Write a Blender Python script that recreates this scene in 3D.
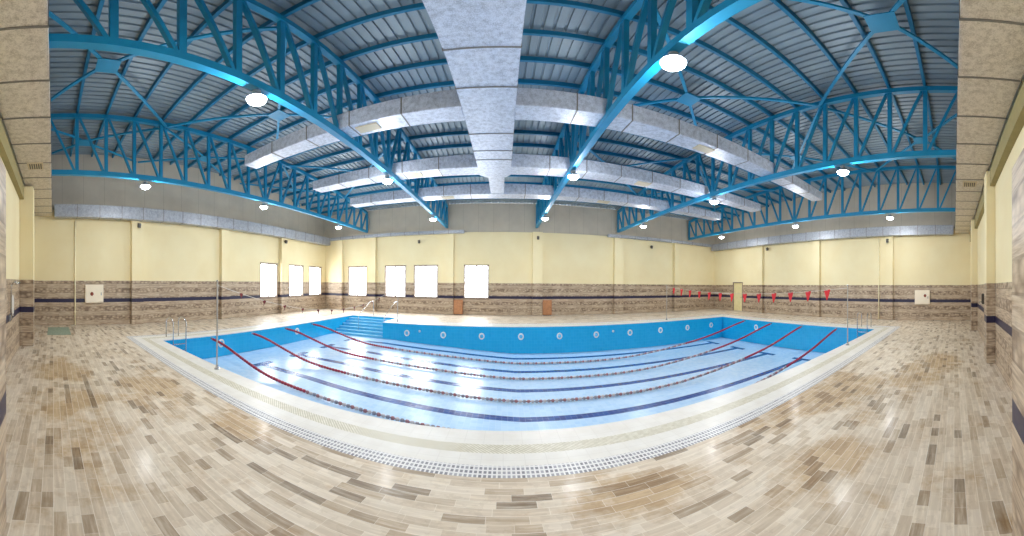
import bpy, bmesh, math, random
from mathutils import Vector, Matrix
random.seed(7)
SC = bpy.context.scene
COL = SC.collection
for o in list(bpy.data.objects):
    bpy.data.objects.remove(o)

# ------------------------------------------------------------------ camera (a stitched panorama on a tripod)
cam_data = bpy.data.cameras.new('camera')
cam_data.type = 'PANO'
cam_data.panorama_type = 'EQUIRECTANGULAR'
cam_data.longitude_min = -503.76 / 286.8
cam_data.longitude_max = (1024 - 503.76) / 286.8
cam_data.latitude_max = 284.6 / 340.0
cam_data.latitude_min = -(536 - 284.6) / 340.0
cam_data.clip_start = 0.02
cam = bpy.data.objects.new('camera', cam_data)
COL.objects.link(cam)
rc, rs = math.cos(0.006), math.sin(0.006)
cam.matrix_world = Matrix(((rc, -rs, 0, 0), (0, 0, -1, 0), (rs, rc, 0, 1.85), (0, 0, 0, 1)))
SC.camera = cam

# ------------------------------------------------------------------ sky, exposure
SC.view_settings.view_transform = 'Standard'
SC.view_settings.look = 'None'
SC.view_settings.gamma = 1.0
SC.view_settings.use_curve_mapping = False
SC.view_settings.exposure = 0.2
SC.cycles.max_bounces = 10
SC.cycles.diffuse_bounces = 6
SC.cycles.sample_clamp_indirect = 6.0
world = bpy.data.worlds.new('sky')
SC.world = world
world.use_nodes = True
bg = world.node_tree.nodes['Background']
bg.inputs['Color'].default_value = (0.90, 0.95, 1.0, 1)
bg.inputs['Strength'].default_value = 15.0
LAMP_W = 190.0

# ------------------------------------------------------------------ node helpers
def srgb(r, g, b):
    f = lambda c: c / 12.92 if c <= 0.04045 else ((c + 0.055) / 1.055) ** 2.4
    return (f(r / 255), f(g / 255), f(b / 255), 1)

class NT:
    def __init__(self, name):
        self.m = bpy.data.materials.new(name)
        self.m.use_nodes = True
        self.t = self.m.node_tree
        self.b = self.t.nodes['Principled BSDF']
    def node(self, kind, **kw):
        n = self.t.nodes.new(kind)
        for k, v in kw.items():
            setattr(n, k, v)
        return n
    def put(self, sock, v):
        if isinstance(v, bpy.types.NodeSocket):
            self.t.links.new(v, sock)
        else:
            sock.default_value = v
    def math(self, op, a, b=0.0, c=0.0):
        n = self.node('ShaderNodeMath', operation=op)
        for i, v in enumerate((a, b, c)):
            self.put(n.inputs[i], v)
        return n.outputs[0]
    def pos(self):
        g = self.node('ShaderNodeNewGeometry')
        s = self.node('ShaderNodeSeparateXYZ')
        self.t.links.new(g.outputs['Position'], s.inputs[0])
        return s.outputs
    def vec(self, x, y, z):
        c = self.node('ShaderNodeCombineXYZ')
        for i, v in enumerate((x, y, z)):
            self.put(c.inputs[i], v)
        return c.outputs[0]
    def noise(self, v, scale, detail=3.0, rough=0.55):
        n = self.node('ShaderNodeTexNoise')
        self.put(n.inputs['Vector'], v)
        n.inputs['Scale'].default_value = scale
        n.inputs['Detail'].default_value = detail
        n.inputs['Roughness'].default_value = rough
        return n.outputs['Fac']
    def white(self, v):
        n = self.node('ShaderNodeTexWhiteNoise', noise_dimensions='3D')
        self.put(n.inputs['Vector'], v)
        return n.outputs['Value']
    def ramp(self, f, stops, interp='LINEAR'):
        n = self.node('ShaderNodeValToRGB')
        e = n.color_ramp.elements
        n.color_ramp.interpolation = interp
        while len(e) < len(stops):
            e.new(0.5)
        for el, (p, c) in zip(e, stops):
            el.position = p
            el.color = c
        self.put(n.inputs[0], f)
        return n.outputs[0]
    def mix(self, f, a, b, mode='MIX'):
        n = self.node('ShaderNodeMix', data_type='RGBA', blend_type=mode)
        self.put(n.inputs[0], f)
        self.put(n.inputs[6], a)
        self.put(n.inputs[7], b)
        return n.outputs[2]
    def band(self, v, lo, hi):
        return self.math('MULTIPLY', self.math('GREATER_THAN', v, lo), self.math('LESS_THAN', v, hi))
    def bump(self, h, strength=0.3, dist=0.02):
        n = self.node('ShaderNodeBump')
        n.inputs['Strength'].default_value = strength
        n.inputs['Distance'].default_value = dist
        self.put(n.inputs['Height'], h)
        self.t.links.new(n.outputs[0], self.b.inputs['Normal'])
    def out(self, color, rough=0.5, metal=0.0, spec=0.5):
        self.put(self.b.inputs['Base Color'], color)
        self.put(self.b.inputs['Roughness'], rough)
        self.put(self.b.inputs['Metallic'], metal)
        self.put(self.b.inputs['Specular IOR Level'], spec)
        return self.m

def plain(name, c, rough=0.5, metal=0.0, spec=0.5, var=0.06, scale=6.0):
    n = NT(name)
    p = n.pos()
    f = n.noise(n.vec(p[0], p[1], p[2]), scale)
    dark = tuple(x * (1 - var) for x in c[:3]) + (1,)
    lite = tuple(min(1, x * (1 + var)) for x in c[:3]) + (1,)
    return n.out(n.ramp(f, [(0.3, dark), (0.7, lite)]), rough, metal, spec)

def emit(name, c, s):
    n = NT(name)
    n.put(n.b.inputs['Base Color'], c)
    n.put(n.b.inputs['Emission Color'], c)
    n.b.inputs['Emission Strength'].default_value = s
    return n.m

# ------------------------------------------------------------------ materials
def wall_material(name, tile_top):
    n = NT(name)
    x, y, z = n.pos()
    u = n.math('ADD', x, y)
    # painted plaster
    pv = n.noise(n.vec(x, y, z), 0.8, 4)
    paint = n.ramp(pv, [(0.3, srgb(231, 215, 170)), (0.7, srgb(236, 223, 182))])
    # strip-stone tiles: rows of 0.2 m, joints every 0.6 m, thin strata inside each tile
    row = n.math('FLOOR', n.math('DIVIDE', z, 0.2))
    odd = n.math('MODULO', row, 2.0)
    uu = n.math('DIVIDE', n.math('ADD', u, n.math('MULTIPLY', odd, 0.3)), 0.6)
    colm = n.math('FLOOR', uu)
    rnd = n.white(n.vec(row, colm, 3.3))
    strata = n.noise(n.vec(n.math('MULTIPLY', u, 2.6), n.math('MULTIPLY', z, 36.0), rnd), 1.0, 3, 0.6)
    peb = n.node('ShaderNodeTexVoronoi')
    n.put(peb.inputs['Vector'], n.vec(n.math('MULTIPLY', u, 6.5), n.math('MULTIPLY', z, 11.0), 2.0))
    peb.inputs['Scale'].default_value = 1.0
    pebf = n.math('SUBTRACT', 0.75, n.math('MULTIPLY', peb.outputs['Distance'], 0.75))
    rough_row = n.math('ADD', n.math('MULTIPLY', pebf, 0.75), n.math('MULTIPLY', strata, 0.25))
    f = n.mix(odd, strata, rough_row)
    f = n.math('ADD', n.math('MULTIPLY', f, 0.9), n.math('MULTIPLY', rnd, 0.09))
    tile = n.ramp(f, [(0.24, srgb(122, 102, 83)), (0.40, srgb(160, 139, 116)), (0.54, srgb(186, 166, 141)), (0.72, srgb(208, 191, 166))])
    fz = n.math('FRACT', n.math('DIVIDE', z, 0.2))
    fu = n.math('FRACT', uu)
    joint = n.math('MAXIMUM', n.math('LESS_THAN', fz, 0.09), n.math('MULTIPLY', n.math('LESS_THAN', fu, 0.012), 0.6))
    tile = n.mix(n.math('MULTIPLY', joint, 0.55), tile, srgb(112, 92, 74))
    stripe = n.band(z, 0.99, 1.155)
    tile = n.mix(stripe, tile, srgb(30, 24, 58))
    is_tile = n.math('LESS_THAN', z, tile_top)
    c = n.mix(is_tile, paint, tile)
    n.bump(n.math('MULTIPLY', n.math('SUBTRACT', f, joint), is_tile), 0.35, 0.01)
    return n.out(c, n.math('SUBTRACT', 0.7, n.math('MULTIPLY', is_tile, 0.3)))

M = {}
M['wall'] = wall_material('cream_wall_over_strip_tiles', 1.93)
M['wall_tall'] = wall_material('tall_tiled_column', 2.6)

def floor_material():
    n = NT('wood_look_floor_tiles')
    x, y, z = n.pos()
    row = n.math('FLOOR', n.math('DIVIDE', y, 0.108))
    off = n.math('MULTIPLY', n.white(n.vec(row, 1.0, 5.0)), 3.0)
    ux = n.math('ADD', x, off)
    wob = n.math('MULTIPLY', n.white(n.vec(row, 9.0, 2.0)), 0.35)
    cell = n.math('DIVIDE', ux, n.math('ADD', 0.2, wob))
    colm = n.math('FLOOR', cell)
    r = n.math('ADD', n.math('MULTIPLY', n.white(n.vec(row, colm, 0.5)), 0.74), n.math('MULTIPLY', n.white(n.vec(row, 4.0, 7.7)), 0.26))
    c = n.ramp(r, [(0.0, srgb(230, 216, 197)), (0.25, srgb(217, 200, 178)), (0.44, srgb(207, 189, 166)), (0.60, srgb(224, 210, 190)),
                   (0.70, srgb(188, 167, 141)), (0.79, srgb(160, 139, 114)), (0.88, srgb(130, 111, 90))], 'CONSTANT')
    grain = n.noise(n.vec(n.math('MULTIPLY', ux, 2.2), n.math('MULTIPLY', y, 26.0), r), 1.0, 4, 0.65)
    c = n.mix(n.math('MULTIPLY', grain, 0.6), c, n.ramp(grain, [(0.35, srgb(140, 118, 92)), (0.65, srgb(236, 222, 202))]))
    blot = n.noise(n.vec(x, y, 4.0), 7.0, 3, 0.6)
    c = n.mix(n.math('MULTIPLY', n.math('GREATER_THAN', blot, 0.56), 0.12), c, srgb(150, 128, 100))
    # rusty standing-water stains
    st = n.noise(n.vec(x, y, 9.0), 1.5, 5, 0.65)
    spots = None
    for sx, sy, sr in ((-5.2, 0.2, 1.1), (-3.9, 0.3, 0.9), (-5.4, 1.9, 1.0), (-3.3, 2.5, 0.5), (5.6, 2.1, 1.3), (4.1, 2.7, 0.8), (1.3, 2.3, 0.6), (2.9, 1.4, 0.7), (6.6, 0.9, 1.1), (8.0, 0.4, 1.0), (-7.0, 0.2, 1.0)):
        d2 = n.math('ADD', n.math('POWER', n.math('DIVIDE', n.math('SUBTRACT', x, sx), sr * 1.5), 2.0), n.math('POWER', n.math('DIVIDE', n.math('SUBTRACT', y, sy), sr * 0.8), 2.0))
        q = n.math('MAXIMUM', n.math('SUBTRACT', 1.0, d2), 0.0)
        spots = q if spots is None else n.math('MAXIMUM', spots, q)
    stm = n.ramp(n.math('ADD', st, n.math('MULTIPLY', spots, 0.24)), [(0.56, (0, 0, 0, 1)), (0.72, (1, 1, 1, 1))])
    c = n.mix(n.math('MULTIPLY', stm, 0.62), c, srgb(204, 170, 104), 'MULTIPLY')
    fy = n.math('FRACT', n.math('DIVIDE', y, 0.108))
    fx = n.math('FRACT', cell)
    j = n.math('MAXIMUM', n.math('LESS_THAN', fy, 0.06), n.math('LESS_THAN', fx, 0.012))
    c = n.mix(n.math('MULTIPLY', j, 0.65), c, srgb(236, 226, 210))
    n.bump(n.math('SUBTRACT', grain, j), 0.15, 0.004)
    n.b.inputs['Coat Weight'].default_value = 0.08
    n.b.inputs['Coat Roughness'].default_value = 0.17
    rg = n.math('ADD', 0.42, n.math('MULTIPLY', blot, 0.2))
    return n.out(c, rg, 0.0, 0.4)
M['floor'] = floor_material()

# pool rectangle and the alcove of its entry steps
PX0, PX1, PY0, PY1 = -10.1, 14.3, 4.03, 14.94
AX0, AX1, AY1 = -10.1, -6.7, 17.3

def apron_material():
    n = NT('white_pool_edge_tiles_with_drain_strips')
    x, y, z = n.pos()
    def dist(x0, x1, y0, y1):
        dx = n.math('SUBTRACT', n.math('ABSOLUTE', n.math('SUBTRACT', x, (x0 + x1) / 2)), (x1 - x0) / 2)
        dy = n.math('SUBTRACT', n.math('ABSOLUTE', n.math('SUBTRACT', y, (y0 + y1) / 2)), (y1 - y0) / 2)
        return n.math('MAXIMUM', dx, dy)
    d = n.math('MINIMUM', dist(PX0, PX1, PY0, PY1), dist(AX0, AX1, PY1 - 2, AY1))
    w = n.noise(n.vec(x, y, z), 3.0, 4)
    base = n.ramp(w, [(0.3, srgb(220, 214, 205)), (0.7, srgb(231, 227, 220))])
    fx = n.math('FRACT', n.math('DIVIDE', x, 0.25))
    fy = n.math('FRACT', n.math('DIVIDE', y, 0.25))
    base = n.mix(n.math('MULTIPLY', n.math('MAXIMUM', n.math('LESS_THAN', fx, 0.03), n.math('LESS_THAN', fy, 0.03)), 0.35), base, srgb(196, 190, 180))
    # overflow grating
    gx = n.math('FRACT', n.math('DIVIDE', n.math('ADD', x, y), 0.05))
    gb = n.white(n.vec(n.math('FLOOR', n.math('DIVIDE', x, 0.05)), n.math('FLOOR', n.math('DIVIDE', y, 0.05)), 1))
    grate = n.mix(n.math('LESS_THAN', gx, 0.35), n.ramp(gb, [(0, srgb(206, 198, 178)), (1, srgb(228, 222, 206))]), srgb(178, 170, 146))
    c = n.mix(n.band(d, 0.40, 0.62), base, grate)
    # grey mosaic squares in light grout
    m1 = n.math('LESS_THAN', n.math('FRACT', n.math('DIVIDE', x, 0.05)), 0.62)
    m2 = n.math('LESS_THAN', n.math('FRACT', n.math('DIVIDE', n.math('SUBTRACT', y, 2.89), 0.078)), 0.66)
    mv = n.white(n.vec(n.math('FLOOR', n.math('DIVIDE', x, 0.05)), n.math('FLOOR', n.math('DIVIDE', n.math('SUBTRACT', y, 2.89), 0.078)), 2))
    mos = n.mix(n.math('MULTIPLY', m1, m2), srgb(226, 223, 220), n.ramp(mv, [(0, srgb(112, 110, 116)), (1, srgb(164, 162, 166))]))
    c = n.mix(n.band(d, 0.90, 1.14), c, mos)
    return n.out(c, 0.42)
M['apron'] = apron_material()

def tiled_pool(name, c1, c2, grout, rough, size=0.15):
    n = NT(name)
    x, y, z = n.pos()
    g = None
    cell = []
    for a in (x, y, z):
        q = n.math('DIVIDE', n.math('ADD', a, 0.0371), size)
        cell.append(n.math('FLOOR', q))
    nrm = n.node('ShaderNodeNewGeometry')
    sn = n.node('ShaderNodeSeparateXYZ')
    n.t.links.new(nrm.outputs['True Normal'], sn.inputs[0])
    for i, a in enumerate((x, y, z)):
        fr = n.math('LESS_THAN', n.math('FRACT', n.math('DIVIDE', n.math('ADD', a, 0.0371), size)), 0.06)
        fr = n.math('MULTIPLY', fr, n.math('LESS_THAN', n.math('ABSOLUTE', sn.outputs[i]), 0.7))
        g = fr if g is None else n.math('MAXIMUM', g, fr)
    r = n.white(n.vec(*cell))
    c = n.ramp(r, [(0, c1), (1, c2)])
    c = n.mix(n.math('MULTIPLY', g, 0.5), c, grout)
    return n.out(c, rough)
M['pool_wall'] = tiled_pool('glazed_cyan_pool_tiles', srgb(22, 164, 216), srgb(30, 170, 221), srgb(60, 182, 224), 0.22)
M['pool_floor'] = tiled_pool('wet_pale_blue_pool_tiles', srgb(170, 205, 238), srgb(186, 216, 243), srgb(205, 226, 245), 0.26)
M['pool_step'] = tiled_pool('glazed_cyan_step_tiles', srgb(80, 176, 222), srgb(98, 188, 228), srgb(140, 206, 234), 0.2)
M['nosing'] = plain('pale_step_edge_tiles', srgb(150, 212, 238), 0.25)
M['lane_line'] = tiled_pool('navy_lane_line_tiles', srgb(4, 50, 122), srgb(16, 76, 150), srgb(120, 150, 206), 0.26)

M['steel'] = plain('blue_painted_steel', srgb(18, 138, 182), 0.42, 0.0, 0.5, 0.08, 2.0)
M['steel_dark'] = plain('deep_blue_painted_purlins', srgb(14, 112, 152), 0.45, 0.0, 0.4, 0.08, 2.0)

def roof_material():
    n = NT('grey_white_roof_sheeting')
    x, y, z = n.pos()
    f = n.noise(n.vec(x, n.math('MULTIPLY', y, 0.3), z), 1.6, 4)
    c = n.ramp(f, [(0.3, srgb(122, 138, 150)), (0.7, srgb(140, 156, 166))])
    return n.out(c, 0.45, 0.15)
M['roof'] = roof_material()
def gable_material():
    n = NT('grey_beige_gable_sheeting')
    x, y, z = n.pos()
    u = n.math('ADD', x, y)
    fr = n.math('LESS_THAN', n.math('FRACT', n.math('DIVIDE', u, 1.1)), 0.02)
    f = n.noise(n.vec(x, y, z), 1.2, 4)
    c = n.ramp(f, [(0.3, srgb(178, 169, 154)), (0.7, srgb(190, 181, 165))])
    return n.out(n.mix(n.math('MULTIPLY', fr, 0.5), c, srgb(136, 129, 118)), 0.6)
M['gable'] = gable_material()

def foil_material(name, dark, light):
    n = NT(name)
    x, y, z = n.pos()
    v = n.vec(x, y, z)
    a = n.noise(v, 9.0, 6, 0.7)
    b = n.noise(v, 60.0, 2, 0.6)  # fine colour speckle standing in for the sparkle of the foil
    f = n.math('ADD', n.math('MULTIPLY', a, 0.58), n.math('MULTIPLY', b, 0.42))
    c = n.ramp(f, [(0.36, dark), (0.55, light), (0.75, tuple(min(1, q * 1.1) for q in light[:3]) + (1,))])
    n.bump(a, 0.35, 0.03)
    return n.out(c, 0.42, 0.35)
M['foil'] = foil_material('crinkled_foil_duct_wrap', srgb(158, 164, 178), srgb(212, 218, 232))
M['foil_tan'] = foil_material('dusty_tan_duct_wrap', srgb(178, 168, 156), srgb(224, 216, 206))
M['foil_grey'] = foil_material('dull_grey_duct_wrap', srgb(132, 136, 144), srgb(172, 175, 182))
M['seam'] = plain('dark_duct_seam', srgb(128, 124, 120), 0.5, 0.4)
M['grille'] = plain('grey_vent_grille', srgb(96, 92, 86), 0.5, 0.2)
M['vent_frame'] = plain('pale_vent_frame', srgb(206, 190, 160), 0.5)
M['housing'] = plain('grey_lamp_housing', srgb(170, 176, 182), 0.4, 0.5)
M['lamp_on'] = emit('lit_lamp_lens', (0.92, 0.96, 1.0, 1), 28.0)
M['frame'] = plain('taupe_window_frame', srgb(140, 122, 108), 0.45)
M['chrome'] = plain('brushed_stainless_steel', srgb(190, 192, 194), 0.25, 0.9)
M['pole'] = plain('pale_grey_pole', srgb(172, 168, 160), 0.35, 0.4)
M['red_float'] = plain('red_plastic_floats', srgb(158, 26, 54), 0.4)
M['red_flag'] = plain('red_pennant_cloth', srgb(206, 40, 44), 0.7)
M['dark_red_flag'] = plain('dark_red_pennant_cloth', srgb(110, 30, 34), 0.7)
M['rope'] = plain('pale_rope', srgb(208, 200, 188), 0.8)
M['white'] = plain('white_plastic', srgb(238, 236, 230), 0.4, 0, 0.5, 0.02)
M['cab'] = plain('cream_white_cabinet_paint', srgb(240, 228, 206), 0.4, 0, 0.5, 0.02)
M['brown'] = plain('red_brown_plastic', srgb(136, 60, 40), 0.5)
M['dark'] = plain('dark_grey_plastic', srgb(70, 62, 54), 0.5)
M['wood'] = plain('orange_brown_wood', srgb(176, 122, 82), 0.5, 0, 0.5, 0.15, 9)
M['lens'] = plain('pale_blue_pool_lens', srgb(96, 190, 232), 0.15)
M['door'] = plain('pale_yellow_door_paint', srgb(226, 212, 160), 0.5)
M['pipe'] = plain('cream_painted_pipe', srgb(246, 236, 200), 0.5)
M['mat'] = plain('pale_green_mat', srgb(150, 164, 146), 0.8, 0, 0.3, 0.15, 14)
M['olive'] = plain('olive_painted_shade', srgb(150, 138, 92), 0.7)  # shade below the duct put into the beam's colour as olive

def rope_mid_material():
    n = NT('red_white_and_grey_floats')
    x, y, z = n.pos()
    k = n.math('MODULO', n.math('FLOOR', n.math('DIVIDE', n.math('ADD', x, 40.0), 0.12)), 3.0)
    c = n.ramp(n.math('DIVIDE', k, 3.0), [(0.0, srgb(158, 104, 106)), (0.3, srgb(194, 182, 180)), (0.6, srgb(140, 132, 140))], 'CONSTANT')
    return n.out(c, 0.4)
M['rope_mid'] = rope_mid_material()

def glass_material():
    n = NT('clear_window_glass')
    t = n.node('ShaderNodeBsdfTransparent')
    g = n.node('ShaderNodeBsdfGlossy')
    g.inputs['Roughness'].default_value = 0.03
    lw = n.node('ShaderNodeLayerWeight')
    lw.inputs['Blend'].default_value = 0.5
    fac = n.math('ADD', 0.04, n.math('MULTIPLY', n.math('POWER', lw.outputs['Facing'], 5.0), 0.6))
    mx = n.node('ShaderNodeMixShader')
    n.t.links.new(fac, mx.inputs[0])
    n.t.links.new(t.outputs[0], mx.inputs[1])
    n.t.links.new(g.outputs[0], mx.inputs[2])
    n.t.links.new(mx.outputs[0], n.t.nodes['Material Output'].inputs['Surface'])
    return n.m
M['glass'] = glass_material()

# ------------------------------------------------------------------ mesh helpers
class MB:
    def __init__(self):
        self.bm = bmesh.new()
    def box(self, x0, x1, y0, y1, z0, z1):
        v = [self.bm.verts.new(p) for p in ((x0, y0, z0), (x1, y0, z0), (x1, y1, z0), (x0, y1, z0), (x0, y0, z1), (x1, y0, z1), (x1, y1, z1), (x0, y1, z1))]
        for f in ((3, 2, 1, 0), (4, 5, 6, 7), (0, 1, 5, 4), (1, 2, 6, 5), (2, 3, 7, 6), (3, 0, 4, 7)):
            self.bm.faces.new([v[i] for i in f])
        return self
    def bar(self, a, b, w, h, up=(0, 0, 1)):
        a, b = Vector(a), Vector(b)
        d = (b - a).normalized()
        up = Vector(up)
        if abs(d.dot(up)) > 0.95:
            up = Vector((0, 1, 0)) if abs(d.y) < 0.9 else Vector((1, 0, 0))
        s = d.cross(up).normalized()
        u = s.cross(d).normalized()
        vs = []
        for p in (a, b):
            for i, j in ((-1, -1), (1, -1), (1, 1), (-1, 1)):
                vs.append(self.bm.verts.new(p + s * (i * w / 2) + u * (j * h / 2)))
        for f in ((3, 2, 1, 0), (4, 5, 6, 7), (0, 1, 5, 4), (1, 2, 6, 5), (2, 3, 7, 6), (3, 0, 4, 7)):
            self.bm.faces.new([vs[i] for i in f])
        return self
    def tube(self, pts, r, n=8, radii=None):
        pts = [Vector(p) for p in pts]
        rings = []
        prev = None
        for i, p in enumerate(pts):
            d = (pts[min(i + 1, len(pts) - 1)] - pts[max(i - 1, 0)])
            d = d.normalized() if d.length > 1e-9 else Vector((0, 0, 1))
            if prev is None:
                ref = Vector((0, 0, 1)) if abs(d.z) < 0.9 else Vector((1, 0, 0))
                prev = d.cross(ref).normalized()
            s = (prev - d * prev.dot(d)).normalized()
            u = d.cross(s)
            prev = s
            q = radii[i] if radii else r
            rings.append([self.bm.verts.new(p + s * (q * math.cos(2 * math.pi * k / n)) + u * (q * math.sin(2 * math.pi * k / n))) for k in range(n)])
        for A, B in zip(rings, rings[1:]):
            for k in range(n):
                self.bm.faces.new((A[k], A[(k + 1) % n], B[(k + 1) % n], B[k]))
        self.bm.faces.new(list(reversed(rings[0])))
        self.bm.faces.new(rings[-1])
        return self
    def lathe(self, c, axis, prof, n=20):
        # prof: list of (distance along axis, radius)
        ax = Vector(axis).normalized()
        ref = Vector((0, 0, 1)) if abs(ax.z) < 0.9 else Vector((1, 0, 0))
        s = ax.cross(ref).normalized()
        u = ax.cross(s)
        c = Vector(c)
        rings = []
        for t, r in prof:
            r = max(r, 1e-4)
            rings.append([self.bm.verts.new(c + ax * t + s * (r * math.cos(2 * math.pi * k / n)) + u * (r * math.sin(2 * math.pi * k / n))) for k in range(n)])
        for A, B in zip(rings, rings[1:]):
            for k in range(n):
                self.bm.faces.new((A[k], A[(k + 1) % n], B[(k + 1) % n], B[k]))
        self.bm.faces.new(list(reversed(rings[0])))
        self.bm.faces.new(rings[-1])
        return self
    def prism(self, poly, axis, t0, t1):
        # poly: (a, b) points; axis 'x': (y, z) extruded along x; 'y': (x, z) along y; 'z': (x, y) along z
        def P(a, b, t):
            return (t, a, b) if axis == 'x' else (a, t, b) if axis == 'y' else (a, b, t)
        A = [self.bm.verts.new(P(a, b, t0)) for a, b in poly]
        B = [self.bm.verts.new(P(a, b, t1)) for a, b in poly]
        k = len(poly)
        for i in range(k):
            self.bm.faces.new((A[i], A[(i + 1) % k], B[(i + 1) % k], B[i]))
        self.bm.faces.new(list(reversed(A)))
        self.bm.faces.new(B)
        return self
    def build(self, name, mat, parent=None, bevel=0.0, smooth=False, origin=None):
        if bevel:
            bmesh.ops.bevel(self.bm, geom=self.bm.edges[:], offset=bevel, segments=2, affect='EDGES', clamp_overlap=True)
        bmesh.ops.recalc_face_normals(self.bm, faces=self.bm.faces[:])
        org = Vector(origin) if origin else None
        if org is not None:
            bmesh.ops.translate(self.bm, vec=-org, verts=self.bm.verts[:])
        me = bpy.data.meshes.new(name)
        self.bm.to_mesh(me)
        self.bm.free()
        if smooth:
            for p in me.polygons:
                p.use_smooth = True
        me.materials.append(mat)
        o = bpy.data.objects.new(name, me)
        COL.objects.link(o)
        if org is not None:
            o.location = org
        if parent is not None:
            o.parent = parent
            o.matrix_parent_inverse = Matrix.Translation(-world_loc(parent))
        return o

def world_loc(o):
    # every object here is only translated; parents keep their meshes in world coordinates
    p = Vector(o.location)
    while o.parent is not None:
        p = p + o.matrix_parent_inverse.translation
        o = o.parent
        p = p + Vector(o.location)
    return p

def tag(o, label=None, cat=None, group=None, kind=None):
    for k, v in (('label', label), ('category', cat), ('group', group), ('kind', kind)):
        if v:
            o[k] = v
    return o

def thing(name, label, cat, loc, group=None, kind=None):
    o = bpy.data.objects.new(name, None)
    o.empty_display_size = 0.1
    COL.objects.link(o)
    o.location = loc
    return tag(o, label, cat, group, kind)

ORD = ['first', 'second', 'third', 'fourth', 'fifth', 'sixth', 'seventh', 'eighth', 'ninth', 'tenth', 'eleventh', 'twelfth', 'thirteenth',
       'fourteenth', 'fifteenth', 'sixteenth', 'seventeenth', 'eighteenth', 'nineteenth', 'twentieth', 'twenty-first', 'twenty-second']

# ------------------------------------------------------------------ the hall
XL, XR, YF, YN, EAVE = -14.7, 18.5, 20.5, -1.15, 5.05
TW = 0.3
def ztop(y):
    return 7.55 - 0.0038 * (y - 5.2) ** 2

# floor and apron around the pool opening
def plan_dist(x, y):
    d1 = max(abs(x - (PX0 + PX1) / 2) - (PX1 - PX0) / 2, abs(y - (PY0 + PY1) / 2) - (PY1 - PY0) / 2)
    d2 = max(abs(x - (AX0 + AX1) / 2) - (AX1 - AX0) / 2, abs(y - (PY1 - 2 + AY1) / 2) - (AY1 - PY1 + 2) / 2)
    return min(d1, d2)
AP = 1.14
xs = sorted({XL - TW, PX0 - AP, PX0, AX1, AX1 + AP, PX1, PX1 + AP, XR + TW})
ys = sorted({YN - TW, PY0 - AP, PY0, PY1, PY1 + AP, AY1, AY1 + AP, YF + TW})
fl, ap = MB(), MB()
for x0, x1 in zip(xs, xs[1:]):
    for y0, y1 in zip(ys, ys[1:]):
        d = plan_dist((x0 + x1) / 2, (y0 + y1) / 2)
        if d < 0:
            continue
        (ap if d < AP else fl).box(x0, x1, y0, y1, -0.12, 0.0)
for b in (fl, ap):
    bmesh.ops.remove_doubles(b.bm, verts=b.bm.verts[:], dist=1e-4)
tag(fl.build('floor', M['floor']), 'pale wood-look plank tile floor around the pool', 'floor', kind='structure')
tag(ap.build('floor_pool_edge', M['apron']), 'white tiled pool edge with a grey mosaic drain strip', 'pool edge', kind='structure')

# walls with window openings
def wall_run(name, axis, fixed0, fixed1, t0, t1, z0, z1, holes, label):
    b = MB()
    def seg(a0, a1, q0, q1):
        if a1 - a0 < 1e-6 or q1 - q0 < 1e-6:
            return
        if axis == 'x':
            b.box(a0, a1, fixed0, fixed1, q0, q1)
        else:
            b.box(fixed0, fixed1, a0, a1, q0, q1)
    cur = t0
    for h0, h1, hz0, hz1 in sorted(holes):
        seg(cur, h0, z0, z1)
        seg(h0, h1, z0, hz0)
        seg(h0, h1, hz1, z1)
        cur = h1
    seg(cur, t1, z0, z1)
    return tag(b.build(name, M['wall']), label, 'wall', kind='structure')
WZ0, WZ1 = 0.98, 3.05
far_win = [(-12.35, -10.6), (-9.02, -7.28), (-6.64, -4.79), (-2.87, -1.06)]
left_win = [(12.91, 14.6), (15.81, 17.5), (18.2, 19.9)]
wall_run('wall_far', 'x', YF, YF + TW, XL - TW, XR + TW, -0.12, EAVE, [(a, b, WZ0, WZ1) for a, b in far_win], 'long cream wall with strip tiles beyond the far side of the pool')
wall_run('wall_left', 'y', XL - TW, XL, YN - TW, YF, -0.12, EAVE, [(a, b, WZ0, WZ1) for a, b in left_win], 'cream and tile wall past the shallow end of the pool')
wall_run('wall_right', 'y', XR, XR + TW, YN - TW, YF, -0.12, EAVE, [(16.8, 18.0, 0.0, 2.15)], 'cream and tile wall past the deep end, with a door')
wall_run('wall_near', 'x', YN - TW, YN, XL, XR, -0.12, EAVE + 0.2, [], 'cream and tile wall just behind the viewpoint')

# sheet-clad upper walls under the roof
def arch(y0, y1, n=16):
    return [(y0 + (y1 - y0) * i / n, ztop(y0 + (y1 - y0) * i / n) + 0.22) for i in range(n + 1)]
for nm, x0, x1, lab in (('wall_left_upper', XL - 0.2, XL - 0.05, 'grey sheet cladding under the roof above the left wall'), ('wall_right_upper', XR + 0.05, XR + 0.2, 'grey sheet cladding under the roof above the right wall')):
    poly = [(YN - TW, EAVE), (YF + 0.2, EAVE)] + list(reversed(arch(YN - TW, YF + 0.2)))
    tag(MB().prism(poly, 'x', x0, x1).build(nm, M['gable']), lab, 'cladding', kind='structure')
for nm, y0, y1, lab in (('wall_far_upper', YF + 0.05, YF + 0.19, 'grey sheet cladding under the roof above the far wall'), ('wall_near_upper', YN - 0.2, YN - 0.05, 'grey sheet cladding under the roof above the near wall')):
    tag(MB().box(XL - 0.2, XR + 0.2, y0, y1, EAVE, ztop(y0) + 0.22).build(nm, M['gable']), lab, 'cladding', kind='structure')

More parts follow.
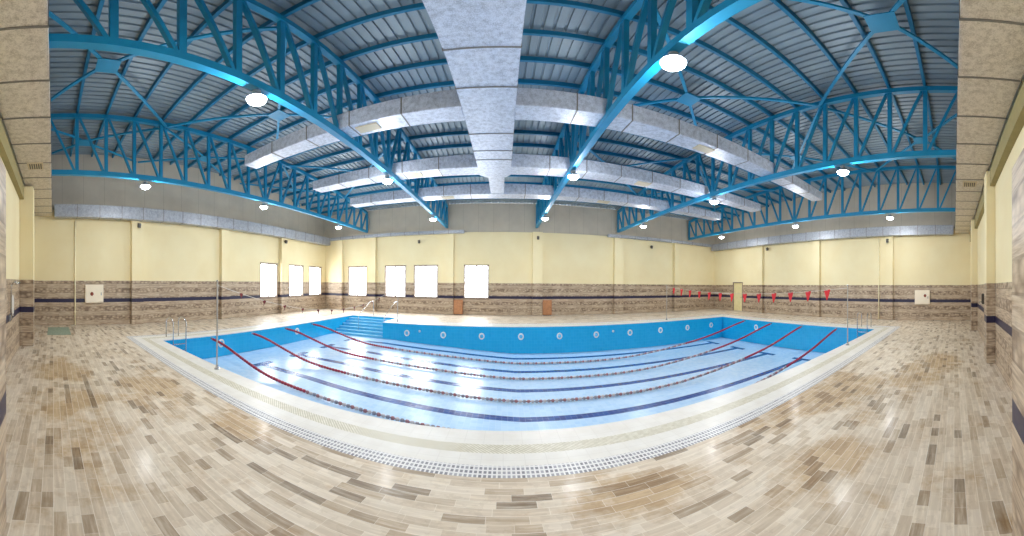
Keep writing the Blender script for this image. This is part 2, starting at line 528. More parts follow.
# corrugated roof: trapezoid ribs running front to back
def roof():
    b = MB()
    per = 0.25
    prof = []
    x = XL - 0.2
    while x < XR + 0.2:
        prof += [(x, 0.0), (x + 0.165, 0.0), (x + 0.18, 0.05), (x + 0.235, 0.05)]
        x += per
    ysr = [YN - TW + (YF + 0.2 - YN + TW) * i / 22 for i in range(23)]
    rows = []
    for y in ysr:
        rows.append([b.bm.verts.new((px, y, ztop(y) + 0.22 + dz)) for px, dz in prof])
    for A, B in zip(rows, rows[1:]):
        for i in range(len(prof) - 1):
            b.bm.faces.new((A[i], B[i], B[i + 1], A[i + 1]))
    o = b.build('ceiling', M['roof'])
    md = o.modifiers.new('thickness', 'SOLIDIFY')
    md.thickness = 0.02
    md.offset = 1
    return tag(o, 'curved grey corrugated roof sheeting', 'roof', kind='structure')
roof()

# wall columns (pilasters), tiled below and painted above
def column(x0, x1, y0, y1, label, mat='wall', z1=EAVE):
    tag(MB().box(x0, x1, y0, y1, 0.0, z1).build('wall_column', M[mat], bevel=0.012), label, 'column', kind='structure')
for i, (a, b) in enumerate([(-13.36, -12.81), (-10.31, -9.72), (-4.25, -3.59), (2.03, 2.76), (8.22, 8.97), (13.74, 14.30)]):
    column(a, b, YF - 0.28, YF, '%s cream and tile column from the left along the far wall' % ORD[i])
for i, (a, b) in enumerate([(4.05, 4.7), (9.6, 10.2), (14.75, 15.3)]):
    column(XL, XL + 0.28, a, b, '%s cream and tile column along the left wall' % ORD[i])
for i, (a, b) in enumerate([(3.98, 4.5), (9.3, 9.85), (14.5, 15.0)]):
    column(XR - 0.22, XR, a, b, '%s cream and tile column along the right wall' % ORD[i])
column(-10.35, -9.75, YN, -0.68, 'cream and tile column near the left corner of the near wall', z1=4.7)
column(7.98, 8.6, YN, -0.90, 'cream and tile column on the near wall toward the right corner', z1=4.7)
column(14.2, 14.8, YN, -0.85, 'cream and tile column beside the right corner of the near wall', z1=4.7)
column(-2.12, -1.62, YN, -0.35, 'short tiled pier at the left edge of the view', 'wall_tall', 2.6)
column(1.62, 2.02, YN, -0.41, 'short tiled pier at the right edge of the view', 'wall_tall', 2.6)
tag(MB().box(XL, XR, YN, -1.0, 4.30, 4.72).build('wall_near_beam', M['olive']), 'beam along the top of the near wall, shade painted in olive', 'beam', kind='structure')

# windows
def window(n, axis, a, b, label):
    cx = (a + b) / 2
    def bx(m, p0, p1, q0, q1, z0, z1):
        if axis == 'x':
            m.box(p0, p1, YF + q0, YF + q1, z0, z1)
        else:
            m.box(XL - q1, XL - q0, p0, p1, z0, z1)
    loc = (cx, YF + 0.1, WZ0) if axis == 'x' else (XL - 0.1, cx, WZ0)
    root = thing('window_%d' % n, label, 'window', loc, 'bright windows', 'structure')
    f = MB()
    t = 0.09
    for p0, p1, z0, z1 in ((a, a + t, WZ0, WZ1), (b - t, b, WZ0, WZ1), (a + t, b - t, WZ0, WZ0 + t), (a + t, b - t, WZ1 - t, WZ1)):
        bx(f, p0, p1, -0.015, 0.12, z0, z1)
    f.build('window_frame', M['frame'], root)
    m = MB()
    bx(m, cx - 0.035, cx + 0.035, 0.02, 0.10, WZ0 + t, WZ1 - t)
    m.build('mullion', M['frame'], root)
    for p0, p1 in ((a + t, cx - 0.035), (cx + 0.035, b - t)):
        g = MB()
        bx(g, p0, p1, 0.065, 0.075, WZ0 + t, WZ1 - t)
        g.build('pane', M['glass'], root)
    s = MB()
    bx(s, a - 0.05, b + 0.05, -0.04, 0.02, WZ0 - 0.04, WZ0)
    s.build('window_sill', M['frame'], root)
    # daylight portal: guides sky light through the real opening
    ld = bpy.data.lights.new('window_portal', 'AREA')
    ld.shape = 'RECTANGLE'
    ld.size, ld.size_y = b - a, WZ1 - WZ0
    ld.cycles.is_portal = True
    lo = bpy.data.objects.new('window_portal', ld)
    COL.objects.link(lo)
    zc = (WZ0 + WZ1) / 2
    if axis == 'x':
        lo.location = (cx, YF + 0.2, zc)
        lo.rotation_euler = (-math.pi / 2, 0, 0)
    else:
        ld.size, ld.size_y = WZ1 - WZ0, b - a
        lo.location = (XL - 0.2, cx, zc)
        lo.rotation_euler = (0, -math.pi / 2, 0)
k = 1
for i, (a, b) in enumerate(left_win):
    window(k, 'y', a, b, '%s bright window along the left wall, counted toward the corner' % ORD[i])
    k += 1
for i, (a, b) in enumerate(far_win):
    window(k, 'x', a, b, '%s bright window from the left corner along the far wall' % ORD[i])
    k += 1

# door in the right wall
d = thing('door_1', 'pale yellow door in the right wall behind the red pennants', 'door', (XR, 17.4, 0), kind='structure')
MB().box(XR + 0.06, XR + 0.11, 16.88, 17.92, 0.01, 2.07).build('door_leaf', M['door'], d)
f = MB()
for q in ((16.8, 16.88, 0, 2.15), (17.92, 18.0, 0, 2.15), (16.88, 17.92, 2.07, 2.15)):
    f.box(XR - 0.02, XR + 0.2, *q)
f.build('door_frame', M['frame'], d)
MB().tube([(XR + 0.06, 16.98, 1.02), (XR + 0.0, 16.98, 1.02), (XR + 0.0, 17.11, 1.02)], 0.012).build('door_handle', M['chrome'], d)

# ------------------------------------------------------------------ swimming pool
def zfloor(x):
    pts = [(-11, -0.80), (-6.0, -0.82), (-2.5, -1.00), (0.5, -1.22), (15, -1.30)]
    for (x0, z0), (x1, z1) in zip(pts, pts[1:]):
        if x <= x1:
            return z0 + (z1 - z0) * (x - x0) / (x1 - x0)
    return -1.30
pool = thing('swimming_pool', 'large drained blue tiled swimming pool with steps in its far corner', 'pool', (2.1, 9.5, -1.3))
b = MB()
fx = [PX0, -8, -6, -4.2, -2.5, -1, 0.5, 5, 10, PX1]
poly = [(x, zfloor(x)) for x in fx] + [(PX1, -1.6), (PX0, -1.6)]
b.prism(poly, 'y', PY0, PY1)
pf = b.build('pool_floor', M['pool_floor'], pool)
W = 0.2
for x0, x1, y0, y1 in ((PX0 - W, PX1 + W, PY0 - W, PY0), (PX0 - W, PX0, PY0, AY1 + W), (PX1, PX1 + W, PY0, PY1 + W), (AX1, PX1, PY1, PY1 + W), (AX1, AX1 + W, PY1 + W, AY1 + W), (AX0, AX1, AY1, AY1 + W)):
    MB().box(x0, x1, y0, y1, -1.6, -0.121).build('pool_wall', M['pool_wall'], pool)
# top course of the pool wall, flush with the edge tiles
for x0, x1, y0, y1 in ((PX0, PX1, PY0, PY0 + 0.01), (PX0, PX0 + 0.01, PY0 + 0.01, AY1), (PX1 - 0.01, PX1, PY0 + 0.01, PY1), (AX1, PX1 - 0.01, PY1 - 0.01, PY1), (AX0 + 0.01, AX1, AY1 - 0.01, AY1)):
    MB().box(x0, x1, y0, y1, -0.121, -0.03).build('rim_course', M['pool_wall'], pool)
LANE = (PY1 - PY0) / 5
for i in range(5):
    yc = PY0 + LANE * (i + 0.5)
    b = MB()
    seg = [x for x in (-8.2, -6, -4.2, -2.5, -1, 0.5, 5, 10, 12.4)]
    for x0, x1 in zip(seg, seg[1:]):
        b.prism([(x0, zfloor(x0) - 0.01), (x1, zfloor(x1) - 0.01), (x1, zfloor(x1) + 0.004), (x0, zfloor(x0) + 0.004)], 'y', yc - 0.14, yc + 0.14)
    for xe in (-8.2, 12.4):
        b.box(xe - 0.13, xe + 0.13, yc - 0.5, yc + 0.5, zfloor(xe) - 0.03, zfloor(xe) + 0.012)
    b.build('lane_line', M['lane_line'], pf)
NS = 6
for i in range(NS):
    y0 = PY1 + (AY1 - PY1) * i / NS
    z = zfloor(-8) + (0 - zfloor(-8)) * (i + 1) / (NS + 1)
    st = MB().box(AX0, AX1, y0, AY1 if i == NS - 1 else y0 + (AY1 - PY1) / NS, -1.6, z).build('pool_step', M['pool_step'], pool)
    MB().box(AX0, AX1, y0 - 0.012, y0 + 0.07, z - 0.03, z + 0.008).build('step_edge', M['nosing'], st)

# round lights and small inlets in the pool walls
def pool_light(c, n, label, group, r=0.15):
    t = thing('pool_light', label, 'pool light', c, group)
    MB().lathe(c, n, [(0, r * 1.0), (0.03, r * 1.0), (0.045, r * 0.92), (0.045, r * 0.62), (0.02, r * 0.60)], 24).build('rim_ring', M['white'], t, smooth=False)
    MB().lathe(Vector(c) + Vector(n) * 0.021, n, [(0, r * 0.60), (0.018, r * 0.5), (0.03, r * 0.2), (0.032, 0.0)], 20).build('lens', M['lens'], t, smooth=True)
    for q in range(4):
        a = math.pi / 4 + q * math.pi / 2
        s = Vector(n).cross(Vector((0, 0, 1))).normalized()
        p = Vector(c) + Vector(n) * 0.044 + s * (0.78 * r * math.cos(a)) + Vector((0, 0, 0.78 * r * math.sin(a)))
        MB().lathe(p, n, [(0, 0.012), (0.006, 0.010)], 8).build('screw', M['chrome'], t)
for i in range(10):
    pool_light((-5.23 + 2.046 * i, PY1, -0.45), (0, -1, 0), '%s round white light from the steps along the far pool wall' % ORD[i], 'round lights in the far pool wall')
for i, y in enumerate((6.7, 11.5)):
    pool_light((PX0, y, -0.32), (1, 0, 0), 'round white light in the left pool wall, %s' % ('nearest the viewpoint' if i == 0 else 'nearest the steps'), 'round lights in the left pool wall')
pool_light((PX1, 11.8, -0.40), (-1, 0, 0), 'only round white light in the right end wall of the pool', None)
for x, lab in ((-4.5, 'small white inlet in the far pool wall near the steps'), (6.0, 'small white inlet in the far pool wall among its right-hand lights')):
    t = thing('pool_inlet', lab, 'pool inlet', (x, PY1, -0.33), 'small inlets in the far pool wall')
    MB().lathe((x, PY1, -0.33), (0, -1, 0), [(0, 0.055), (0.02, 0.055), (0.03, 0.045)], 16).build('flange', M['white'], t)
    MB().lathe((x, PY1 - 0.03, -0.33), (0, -1, 0), [(0, 0.02), (0.012, 0.018)], 12).build('nozzle', M['lens'], t)

# lane ropes
def rope_z(x):
    pts = [(-10.1, -0.10), (-9.2, -0.17), (-8.2, -0.40), (-7.0, -0.66), (-6.2, -0.745), (-5.6, -0.775), (-2.5, -0.94), (0.5, -1.16), (4.5, -1.185), (6.0, -1.15), (8.0, -1.0), (9.4, -0.86), (10.5, -0.74), (11.6, -0.58), (12.8, -0.35), (13.6, -0.20), (14.3, -0.10)]
    for (x0, z0), (x1, z1) in zip(pts, pts[1:]):
        if x <= x1:
            return z0 + (z1 - z0) * (x - x0) / (x1 - x0)
    return -0.1
def rope_run(y, xa, xb, step=0.12, r=0.046):
    pts, rad = [], []
    n = int((xb - xa) / step)
    for i in range(n):
        x = xa + (xb - xa) * i / n
        w = (xb - xa) / n
        for f, q in ((0.0, 0.45), (0.12, 1.0), (0.62, 1.0), (0.74, 0.45)):
            xx = x + f * w
            zc = max(sum(rope_z(xx + o) for o in (-0.4, -0.2, 0, 0.2, 0.4)) / 5, zfloor(xx) + r + 0.004) if PX0 + 0.5 < xx < PX1 - 0.5 else rope_z(xx)
            pts.append((xx, y, zc))
            rad.append(r * q)
    return MB().tube(pts, r, 8, rad)
for i in range(4):
    y = PY0 + LANE * (i + 1)
    t = thing('lane_rope', 'red-ended lane rope lying along the pool, %s from the near edge' % ORD[i], 'lane rope', (2.0, y, -1.2), 'lane ropes across the drained pool')
    rope_run(y, PX0 + 0.12, -5.1).build('red_float_section', M['red_float'], t)
    rope_run(y, -5.1, 9.4).build('striped_float_section', M['rope_mid'], t)
    rope_run(y, 9.4, PX1 - 0.12).build('red_float_section', M['red_float'], t)
    for xe, s in ((PX0 + 0.01, 1), (PX1 - 0.01, -1)):
        MB().tube([(xe - 0.005 * s, y, -0.10), (xe + 0.14 * s, y, -0.11)], 0.014).lathe((xe, y, -0.10), (s, 0, 0), [(-0.002, 0.045), (0.015, 0.045)], 12).build('anchor_hook', M['chrome'], t)

# pennant lines over the pool on their poles
def pole(x, y, label):
    t = thing('pennant_pole', label, 'pole', (x, y, 0), 'pennant poles at the pool edge')
    MB().tube([(x, y, 0.02), (x, y, 1.86)], 0.019, 10).build('post', M['pole'], t, smooth=False)
    MB().lathe((x, y, 0.0), (0, 0, 1), [(0, 0.07), (0.02, 0.07), (0.03, 0.04), (0.10, 0.034)], 16).build('base_flange', M['chrome'], t)
    MB().lathe((x, y, 1.86), (0, 0, 1), [(0, 0.028), (0.025, 0.028), (0.045, 0.012)], 12).build('end_cap', M['chrome'], t)
def pennants(x, ya, yb, sag, n, w, h, mat, label, y_first, y_last, cat='pennant line'):
    t = thing('pennant_line', label, cat, (x, (ya + yb) / 2, 1.8))
    zz = lambda y: 1.80 - 4 * sag * (y - ya) * (yb - y) / (yb - ya) ** 2
    MB().tube([(x, ya + (yb - ya) * i / 40, zz(ya + (yb - ya) * i / 40)) for i in range(41)], 0.007, 6).build('rope', M['rope'], t)
    for i in range(n):
        y = y_first + (y_last - y_first) * i / (n - 1)
        b = MB()
        a, e = y - w / 2, y + w / 2
        tw = random.uniform(-0.03, 0.03)
        # folded hem round the rope, then a tapering cloth with a slight swell
        v = []
        for lv, (fz, fw) in enumerate(((0.012, 1.0), (-0.02, 1.0), (-h * 0.35, 0.68), (-h * 0.7, 0.33), (-h, 0.06))):
            for sx in (-0.006, 0.006):
                for sy in (-1, 0, 1):
                    yy = y + sy * w / 2 * fw
                    sw = 0.02 * math.sin(lv * 0.9 + sy) + tw * lv / 4
                    v.append(b.bm.verts.new((x + sx + sw, yy, zz(yy) + fz)))
        L = 6
        for lv in range(4):
            o = lv * L
            for k in range(2):
                b.bm.faces.new((v[o + k], v[o + k + 1], v[o + L + k + 1], v[o + L + k]))
                b.bm.faces.new((v[o + 3 + k], v[o + L + 3 + k], v[o + L + 4 + k], v[o + 4 + k]))
            b.bm.faces.new((v[o], v[o + L], v[o + L + 3], v[o + 3]))
            b.bm.faces.new((v[o + 2], v[o + 5], v[o + L + 5], v[o + L + 2]))
        for k in range(2):
            b.bm.faces.new((v[k], v[k + 3], v[k + 4], v[k + 1]))
            b.bm.faces.new((v[24 + k], v[25 + k], v[28 + k], v[27 + k]))
        b.build('pennant', M[mat], t)
pole(-6.0, 3.86, 'pennant pole on the near pool edge, left of the middle')
pole(-6.0, 15.5, 'pennant pole on the far pool edge beside the steps')
pole(9.9, 3.86, 'pennant pole on the near pool edge, toward the right')
pole(9.9, 15.5, 'pennant pole on the far pool edge, toward the right corner')
pennants(9.9, 3.882, 15.478, 0.26, 13, 0.26, 0.32, 'red_flag', 'line of bright red triangular pennants hung over the deep end', 4.7, 14.7)
pennants(-6.0, 3.882, 15.478, 0.80, 13, 0.10, 0.12, 'dark_red_flag', 'slack line of small dark pennants sagging over the shallow end', 4.6, 14.6)

# ladders at the near corners
def ladder(x, s, y, label):
    t = thing('pool_ladder', label, 'ladder', (x, y, 0), 'pool ladders')
    for dy in (-0.27, 0.27):
        pts = [(x - s * 0.55, y + dy, 0.0)] + [(x - s * (0.2 + 0.35 * math.cos(a)), y + dy, 0.50 + 0.2 * math.sin(a)) for a in [math.pi * k / 8 for k in range(9)]] + [(x + s * 0.15, y + dy, -0.72)]
        MB().tube(pts, 0.021, 10).build('rail', M['chrome'], t, smooth=True)
    for z in (-0.15, -0.38, -0.61):
        MB().box(min(x + s * 0.11, x + s * 0.19), max(x + s * 0.11, x + s * 0.19), y - 0.27, y + 0.22, z - 0.015, z + 0.015).build('tread', M['chrome'], t, bevel=0.006)
ladder(PX0, 1, 4.7, 'stainless pool ladder at the near left corner of the pool')
ladder(PX1, -1, 4.7, 'stainless pool ladder at the near right corner of the pool')

# hand rails at the steps
def hand_rail(x, label):
    t = thing('hand_rail', label, 'hand rail', (x, AY1, 0), 'hand rails at the pool steps')
    y = AY1 + 0.35
    pts = [(x, y, 0.0), (x, y, 0.72)] + [(x, y - 0.14 * (1 - math.cos(a)), 0.72 + 0.14 * math.sin(a)) for a in (0.4, 0.8, 1.2, 1.57)] + [(x, y - 0.5, 0.84), (x, AY1 - 1.35, 0.36), (x, AY1 - 1.7, 0.22)]
    z_at = zfloor(-8) + (0 - zfloor(-8)) * 3 / (NS + 1)
    pts += [(x, AY1 - 1.76, 0.14), (x, AY1 - 1.76, z_at - 0.12)]
    MB().tube(pts, 0.018, 10).build('rail', M['chrome'], t, smooth=True)
    MB().lathe((x, y, 0), (0, 0, 1), [(0, 0.055), (0.012, 0.055), (0.02, 0.03)], 14).build('base_flange', M['chrome'], t)
hand_rail(-8.6, 'stainless hand rail down the middle of the pool steps')
hand_rail(-6.85, 'stainless hand rail at the right side of the pool steps')

# ------------------------------------------------------------------ roof steel
TX = [-10.54, -4.10, 2.33, 8.55, 15.35]
ZB = 5.37
NODES = [-1.02] + [-0.22 + 1.09 * k for k in range(19)] + [20.36]
for ti, x in enumerate(TX):
    t = thing('roof_truss', '%s blue steel roof truss from the left wall, spanning across the pool' % ORD[ti], 'roof truss', (x, YN, ZB), 'blue steel roof trusses')
    b = MB()
    b.box(x - 0.085, x + 0.085, NODES[0], NODES[-1], ZB - 0.07, ZB + 0.09)
    b.build('bottom_chord', M['steel'], t)
    b = MB()
    for y0, y1 in zip(NODES, NODES[1:]):
        b.bar((x, y0 - 0.01, ztop(y0)), (x, y1 + 0.01, ztop(y1)), 0.16, 0.15)
    b.build('top_chord', M['steel'], t)
    for k, y in enumerate(NODES):
        w = 0.13 if k not in (0, len(NODES) - 1) else 0.16
        MB().box(x - 0.055, x + 0.055, y - w / 2, y + w / 2, ZB + 0.08, ztop(y) - 0.07).build('vertical_strut', M['steel'], t)
    half = len(NODES) // 2
    for k in range(1, len(NODES)):
        if k <= half:
            a, e = (x, NODES[k - 1] + 0.10, ztop(NODES[k - 1]) - 0.08), (x, NODES[k] - 0.10, ZB + 0.08)
        else:
            a, e = (x, NODES[k] - 0.10, ztop(NODES[k]) - 0.08), (x, NODES[k - 1] + 0.10, ZB + 0.08)
        MB().bar(a, e, 0.08, 0.11, (1, 0, 0)).build('diagonal_brace', M['steel'], t)

for k, y in enumerate(NODES[1:-1]):
    o = MB().box(XL + 0.02, XR - 0.02, y - 0.025, y + 0.025, ztop(y) + 0.075, ztop(y) + 0.22)
    o.box(XL + 0.02, XR - 0.02, y + 0.025, y + 0.06, ztop(y) + 0.075, ztop(y) + 0.095)
    tag(o.build('roof_purlin', M['steel_dark'], origin=((XL + XR) / 2, y, ztop(y))), '%s blue purlin under the roof sheeting, counted from the near wall' % ORD[k], 'purlin', 'blue roof purlins')

BAYS = [(XL + 0.1, TX[0], 'left of the first truss'), (TX[0], TX[1], 'between trusses one and two'), (TX[2], TX[3], 'between trusses three and four'), (TX[3], TX[4], 'between trusses four and five')]
for x0, x1, lab in BAYS:
    for yc, pos in ((1.4, 'nearest the near wall'), (7.3, 'over the middle of the pool'), (13.9, 'nearest the far wall')):
        xc = (x0 + x1) / 2
        zc = ztop(yc) - 0.13
        t = thing('roof_cross_brace', 'blue cross brace %s, %s' % (lab, pos), 'cross brace', (xc, yc, zc), 'roof cross braces')
        MB().box(xc - 0.30, xc + 0.30, yc - 0.30, yc + 0.30, zc - 0.012, zc + 0.012).build('gusset_plate', M['steel'], t)
        for sx, xe in ((-1, x0 + 0.1), (1, x1 - 0.1)):
            for sy in (-1, 1):
                ye = max(yc + sy * 2.9, YN + 0.15)
                p0 = (xc + sx * 0.2, yc + sy * 0.2, zc + 0.04)
                MB().bar(p0, (xe, ye, ztop(ye) - 0.10), 0.09, 0.06).build('brace_rod', M['steel'], t)

# high-bay lamps under the trusses
def lamp(x, y, z, label, power):
    t = thing('high_bay_lamp', label, 'lamp', (x, y, z), 'high bay lamps under the trusses')
    MB().tube([(x, y, z), (x, y, z - 0.04)], 0.018, 8).build('hanger', M['housing'], t)
    MB().lathe((x, y, z - 0.03), (0, 0, -1), [(0, 0.05), (0.015, 0.085), (0.075, 0.085), (0.085, 0.07)], 20).build('ballast_housing', M['housing'], t)
    MB().lathe((x, y, z - 0.112), (0, 0, -1), [(0, 0.07), (0.03, 0.13), (0.075, 0.19), (0.10, 0.205), (0.105, 0.205), (0.105, 0.195), (0.08, 0.17), (0.07, 0.02)], 28).build('reflector', M['housing'], t, smooth=True)
    MB().lathe((x, y, z - 0.19), (0, 0, -1), [(0, 0.15), (0.025, 0.188), (0.06, 0.180), (0.10, 0.13), (0.125, 0.06), (0.13, 0.0)], 24).build('lens', M['lamp_on'], t, smooth=True)
    # sideways and upward share of the lamp, then the downward beam of its reflector
    for kind, share, dz in (('POINT', 0.62, 0.66), ('AREA', 0.34, 0.34)):
        ld = bpy.data.lights.new('lamp_light', kind)
        if kind == 'POINT':
            ld.shadow_soft_size = 0.12
        else:
            ld.shape = 'DISK'
            ld.size = 0.36
        ld.energy = power * share
        ld.color = (0.95, 0.975, 1.0)
        lo = bpy.data.objects.new('lamp_light', ld)
        COL.objects.link(lo)
        lo.location = (x, y, z - dz)
ROWS = (('row nearest the viewpoint', 3.5), ('middle row', 9.5), ('row nearest the far wall', 16.2))
for ti, x in enumerate(TX):
    for lab, y in ROWS:
        lamp(x, y, ZB - 0.07, 'round high bay lamp under the %s truss from the left, %s' % (ORD[ti], lab), LAMP_W)

# ------------------------------------------------------------------ ventilation ducts
def flange_x(parent, x, y0, y1, z0, z1, mat='seam', e=0.012, w=0.03):
    b = MB()
    b.box(x - w / 2, x + w / 2, y0 - e, y1 + e, z0 - e, z0)
    b.box(x - w / 2, x + w / 2, y0 - e, y1 + e, z1, z1 + e)
    b.box(x - w / 2, x + w / 2, y0 - e, y0, z0, z1)
    b.box(x - w / 2, x + w / 2, y1, y1 + e, z0, z1)
    b.build('seam_band', M[mat], parent)
def flange_y(parent, y, x0, x1, z0, z1, mat='seam', e=0.012, w=0.03):
    b = MB()
    b.box(x0 - e, x1 + e, y - w / 2, y + w / 2, z0 - e, z0)
    b.box(x0 - e, x1 + e, y - w / 2, y + w / 2, z1, z1 + e)
    b.box(x0 - e, x0, y - w / 2, y + w / 2, z0, z1)
    b.box(x1, x1 + e, y - w / 2, y + w / 2, z0, z1)
    b.build('seam_band', M[mat], parent)

t = thing('overhead_duct', 'silver foil-wrapped trunk duct with six branches hung through the trusses', 'duct', (-0.35, 6.0, 5.5))
MB().box(-0.95, 0.24, -0.6, 10.9, 5.47, 6.0).build('trunk', M['foil'], t, bevel=0.02)
MB().prism([(-0.95, 10.9), (0.24, 10.9), (0.0, 11.2), (0.0, 13.25), (-0.62, 13.25), (-0.62, 11.2)], 'z', 5.49, 5.92).build('narrow_trunk', M['foil'], t)
for y in (0.6, 1.8, 3.05, 4.3, 5.5, 7.6, 8.7, 9.4):
    flange_y(t, y, -0.95, 0.24, 5.47, 6.0)
for y0, y1, xl, xr in ((6.2, 6.88, -0.95, 0.24), (10.02, 10.8, -0.95, 0.24), (13.25, 14.0, -0.62, 0.0)):
    for xa, xb, side in ((xl, -7.9, -1), (xr, 12.5, 1)):
        a, e = min(xa, xb), max(xa, xb)
        if y0 == 13.25:
            a, e = (-7.9, -0.31) if side < 0 else (-0.31, 12.5)
        inner, outer = (e, a) if side < 0 else (a, e)
        b = MB()
        # slightly tapering branch: lower at its end cap
        v = []
        for x, zt, yy1 in ((inner, 5.92, y1), (outer, 5.80, y1 - 0.12)):
            for yy, z in ((y0, 5.47), (yy1, 5.47), (yy1, zt), (y0, zt)):
                v.append(b.bm.verts.new((x, yy, z)))
        for f in ((3, 2, 1, 0), (4, 5, 6, 7), (0, 1, 5, 4), (1, 2, 6, 5), (2, 3, 7, 6), (3, 0, 4, 7)):
            b.bm.faces.new([v[i] for i in f])
        br = b.build('branch', M['foil'], t, bevel=0.012)
        nb = int((e - a) / 1.25)
        for q in range(1, nb):
            x = a + (e - a) * q / nb
            if min(abs(x - xx) for xx in TX) < 0.2:
                continue
            fr = abs(x - inner) / abs(outer - inner)
            flange_x(br, x, y0, y1 - 0.12 * fr, 5.47, 5.92 - 0.12 * fr, e=0.008)
        gx = inner + side * (2.4 if side < 0 else 5.2)
        MB().box(gx - 0.3, gx + 0.3, y0 + 0.15, y1 - 0.2, 5.45, 5.475).build('outlet_grille', M['vent_frame'], br)

t = thing('near_wall_duct', 'wide tan foil-wrapped duct along the top of the near wall overhead', 'duct', (2, -0.5, 4.75))
MB().box(XL + 0.02, XR - 0.02, -0.98, -0.06, 4.76, 5.25).build('duct_body', M['foil_tan'], t, bevel=0.025)
x = XL + 0.8
while x < XR - 0.4:
    flange_x(t, x, -0.98, -0.06, 4.76, 5.25, e=0.012, w=0.035)
    x += 1.2
for x in (-8.1, 9.3):
    v = MB().box(x - 0.24, x + 0.24, -0.72, -0.28, 4.735, 4.762).build('vent', M['vent_frame'], t)
    g = MB()
    for q in range(6):
        g.box(x - 0.18, x + 0.18, -0.67 + q * 0.062, -0.635 + q * 0.062, 4.725, 4.74)
    g.build('vent_grille', M['grille'], v)

def wall_duct(label, axis, a, e, c0, c1, z0, z1):
    loc = ((c0 + c1) / 2, (a + e) / 2, z0) if axis == 'y' else ((a + e) / 2, (c0 + c1) / 2, z0)
    t = thing('wall_duct', label, 'duct', loc, 'silver ducts along the tops of the walls')
    if axis == 'y':
        MB().box(c0, c1, a, e, z0, z1).build('duct_body', M['foil_grey'], t, bevel=0.03)
    else:
        MB().box(a, e, c0, c1, z0, z1).build('duct_body', M['foil_grey'], t, bevel=0.03)
    n = max(2, int((e - a) / 1.1))
    for q in range(1, n):
        p = a + (e - a) * q / n
        (flange_y if axis == 'y' else flange_x)(t, p, c0, c1, z0, z1, e=0.01)
wall_duct('silver foil duct along the top of the left wall', 'y', 0.05, 20.2, XL + 0.29, XL + 0.75, 4.60, 5.14)
wall_duct('silver foil duct along the top of the right wall', 'y', 0.05, 20.2, XR - 0.72, XR - 0.27, 4.62, 5.12)
wall_duct('thin silver duct on top of the far wall near the windows', 'x', -13.9, -2.8, 20.0, 20.21, 4.92, 5.12)
wall_duct('thin silver duct on top of the far wall near the right corner', 'x', 7.6, 17.7, 20.0, 20.21, 4.92, 5.12)

# ------------------------------------------------------------------ things on the walls and deck
def hose_cabinet(x, s, y0, y1, z0, z1, ky, kz, label):
    t = thing('hose_cabinet', label, 'cabinet', (x, (y0 + y1) / 2, z0), 'white hose cabinets')
    x = x + s * 0.012
    xo = x + s * 0.09
    MB().box(min(x, xo), max(x, xo), y0, y1, z0, z1).build('body', M['cab'], t, bevel=0.01)
    xd = x + s * 0.11
    dr = MB().box(min(xo, xd), max(xo, xd), y0 + 0.03, y1 - 0.03, z0 + 0.03, z1 - 0.03).build('cabinet_door', M['cab'], t, bevel=0.006)
    MB().lathe((xd, ky, kz), (s, 0, 0), [(0, 0.085), (0.012, 0.085), (0.02, 0.06)], 20).build('red_badge', M['brown'], dr)
    MB().box(min(xd, xd + s * 0.02), max(xd, xd + s * 0.02), y1 - 0.14 if s > 0 else y0 + 0.10, y1 - 0.10 if s > 0 else y0 + 0.14, (z0 + z1) / 2 - 0.06, (z0 + z1) / 2 + 0.06).build('latch', M['chrome'], dr)
hose_cabinet(XL, 1, 1.63, 2.58, 0.97, 1.76, 1.98, 1.36, 'white square hose cabinet with a red-brown badge on the left wall')
hose_cabinet(XR, -1, 1.57, 2.55, 0.88, 1.66, 1.88, 1.36, 'white square hose cabinet with a red-brown badge on the right wall')

def wood_box(x0, x1, label):
    t = thing('wooden_cabinet', label, 'cabinet', ((x0 + x1) / 2, YF - 0.15, 0), 'small wooden cabinets')
    MB().box(x0, x1, YF - 0.30, YF - 0.012, 0.04, 0.93).build('body', M['wood'], t, bevel=0.01)
    MB().box(x0 + 0.03, x1 - 0.03, YF - 0.27, YF - 0.02, 0.0, 0.04).build('plinth', M['dark'], t)
    dr = MB().box(x0 + 0.04, x1 - 0.04, YF - 0.32, YF - 0.30, 0.09, 0.89).build('cabinet_door', M['wood'], t, bevel=0.006)
    MB().lathe((x1 - 0.10, YF - 0.32, 0.5), (0, -1, 0), [(0, 0.012), (0.02, 0.018), (0.03, 0.010)], 12).build('knob', M['dark'], dr)
wood_box(-3.57, -2.93, 'small orange-brown wooden cabinet below the window nearest the middle')
wood_box(2.78, 3.42, 'small orange-brown wooden cabinet on the windowless part of the far wall')

def speaker(p, n, label):
    t = thing('wall_speaker', label, 'speaker', p, 'small dark boxes high on the walls')
    p, n = Vector(p), Vector(n)
    MB().bar(p, p + n * 0.10, 0.05, 0.05).build('bracket', M['dark'], t)
    MB().bar(p + n * 0.10 + Vector((0, 0, -0.02)), p + n * 0.26 + Vector((0, 0, -0.06)), 0.15, 0.20).build('body', M['dark'], t, bevel=0.012)
    MB().bar(p + n * 0.255 + Vector((0, 0, -0.06)), p + n * 0.275 + Vector((0, 0, -0.065)), 0.11, 0.16).build('front_grille', M['grille'], t)
speaker((XL + 0.28, 4.4, 4.42), (1, 0, 0), 'small dark box high on the left wall, near the hose cabinet')
speaker((XL + 0.28, 15.0, 4.42), (1, 0, 0), 'small dark box high on the left wall, above its windows')
speaker((-6.2, YF, 4.55), (0, -1, 0), 'small dark box high on the far wall, above the windows')
speaker((2.4, YF - 0.28, 4.70), (0, -1, 0), 'small dark box at the head of a far wall column')
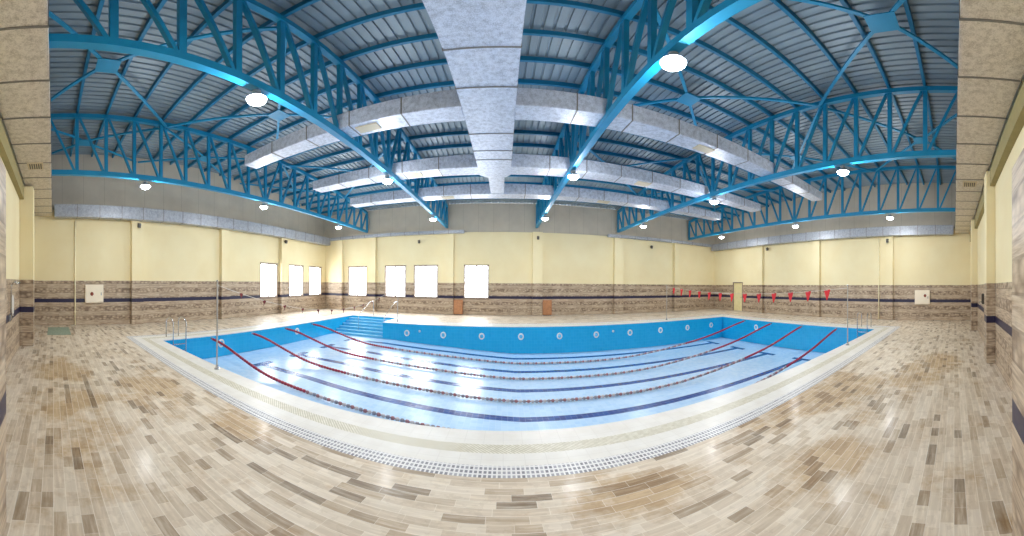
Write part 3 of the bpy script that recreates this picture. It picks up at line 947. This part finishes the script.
speaker((11.5, YF, 4.55), (0, -1, 0), 'small dark box high on the far wall near the right corner')
speaker((XR, 14.0, 4.42), (-1, 0, 0), 'small dark box high on the right wall near the door')
speaker((XR - 0.22, 4.3, 4.42), (-1, 0, 0), 'small dark box high on the right wall, near the hose cabinet')

def conduit(x, s, y, label):
    t = thing('wall_pipe', label, 'pipe', (x, y, 0), 'cream pipes on the side walls')
    MB().tube([(x + s * 0.05, y, 0.0), (x + s * 0.05, y, 4.55)], 0.035, 10).build('pipe_run', M['pipe'], t, smooth=True)
    for z in (0.6, 2.2, 3.8):
        MB().box(min(x, x + s * 0.09), max(x, x + s * 0.09), y - 0.05, y + 0.05, z - 0.02, z + 0.02).build('clip', M['pipe'], t)
conduit(XL, 1, 1.12, 'thin cream vertical pipe on the left wall beside the hose cabinet')
conduit(XR, -1, 4.97, 'thin cream vertical pipe on the right wall beside a column')

# shower fixture on the near wall
t = thing('wall_shower', 'pale wall shower with a coiled hose on the near wall at far left', 'shower', (-7.4, YN, 1.2))
MB().box(-7.52, -7.28, YN, YN + 0.07, 1.0, 1.14).build('mixer_body', M['chrome'], t, bevel=0.015)
MB().tube([(-7.4, YN + 0.05, 1.14), (-7.4, YN + 0.06, 1.78), (-7.4, YN + 0.12, 1.87), (-7.4, YN + 0.22, 1.86)], 0.016, 8).build('riser_pipe', M['chrome'], t, smooth=True)
MB().lathe((-7.4, YN + 0.22, 1.87), (0, 0.3, -1), [(0, 0.025), (0.03, 0.08), (0.045, 0.08)], 18).build('shower_head', M['chrome'], t)
MB().tube([(-7.4 + 0.10 * math.sin(a), YN + 0.10, 1.35 - 0.22 * math.cos(a)) for a in [0.3 * k for k in range(20)]], 0.014, 8).build('hose', M['white'], t, smooth=True)
t = thing('wall_tap', 'small dark tap box on the near wall beyond the right-hand columns', 'tap', (11.0, YN, 1.3))
MB().box(10.9, 11.1, YN, YN + 0.10, 1.28, 1.62).build('body', M['dark'], t, bevel=0.02)
MB().tube([(11.0, YN + 0.10, 1.36), (11.0, YN + 0.17, 1.36), (11.0, YN + 0.18, 1.30)], 0.014, 8).build('spout', M['chrome'], t)

t = thing('floor_mat', 'pale green mat on the floor in the left corner', 'mat', (-12.9, 0.25, 0))
MB().box(-13.9, -11.9, -0.25, 0.75, 0.0, 0.018).build('pad', M['mat'], t, bevel=0.006)
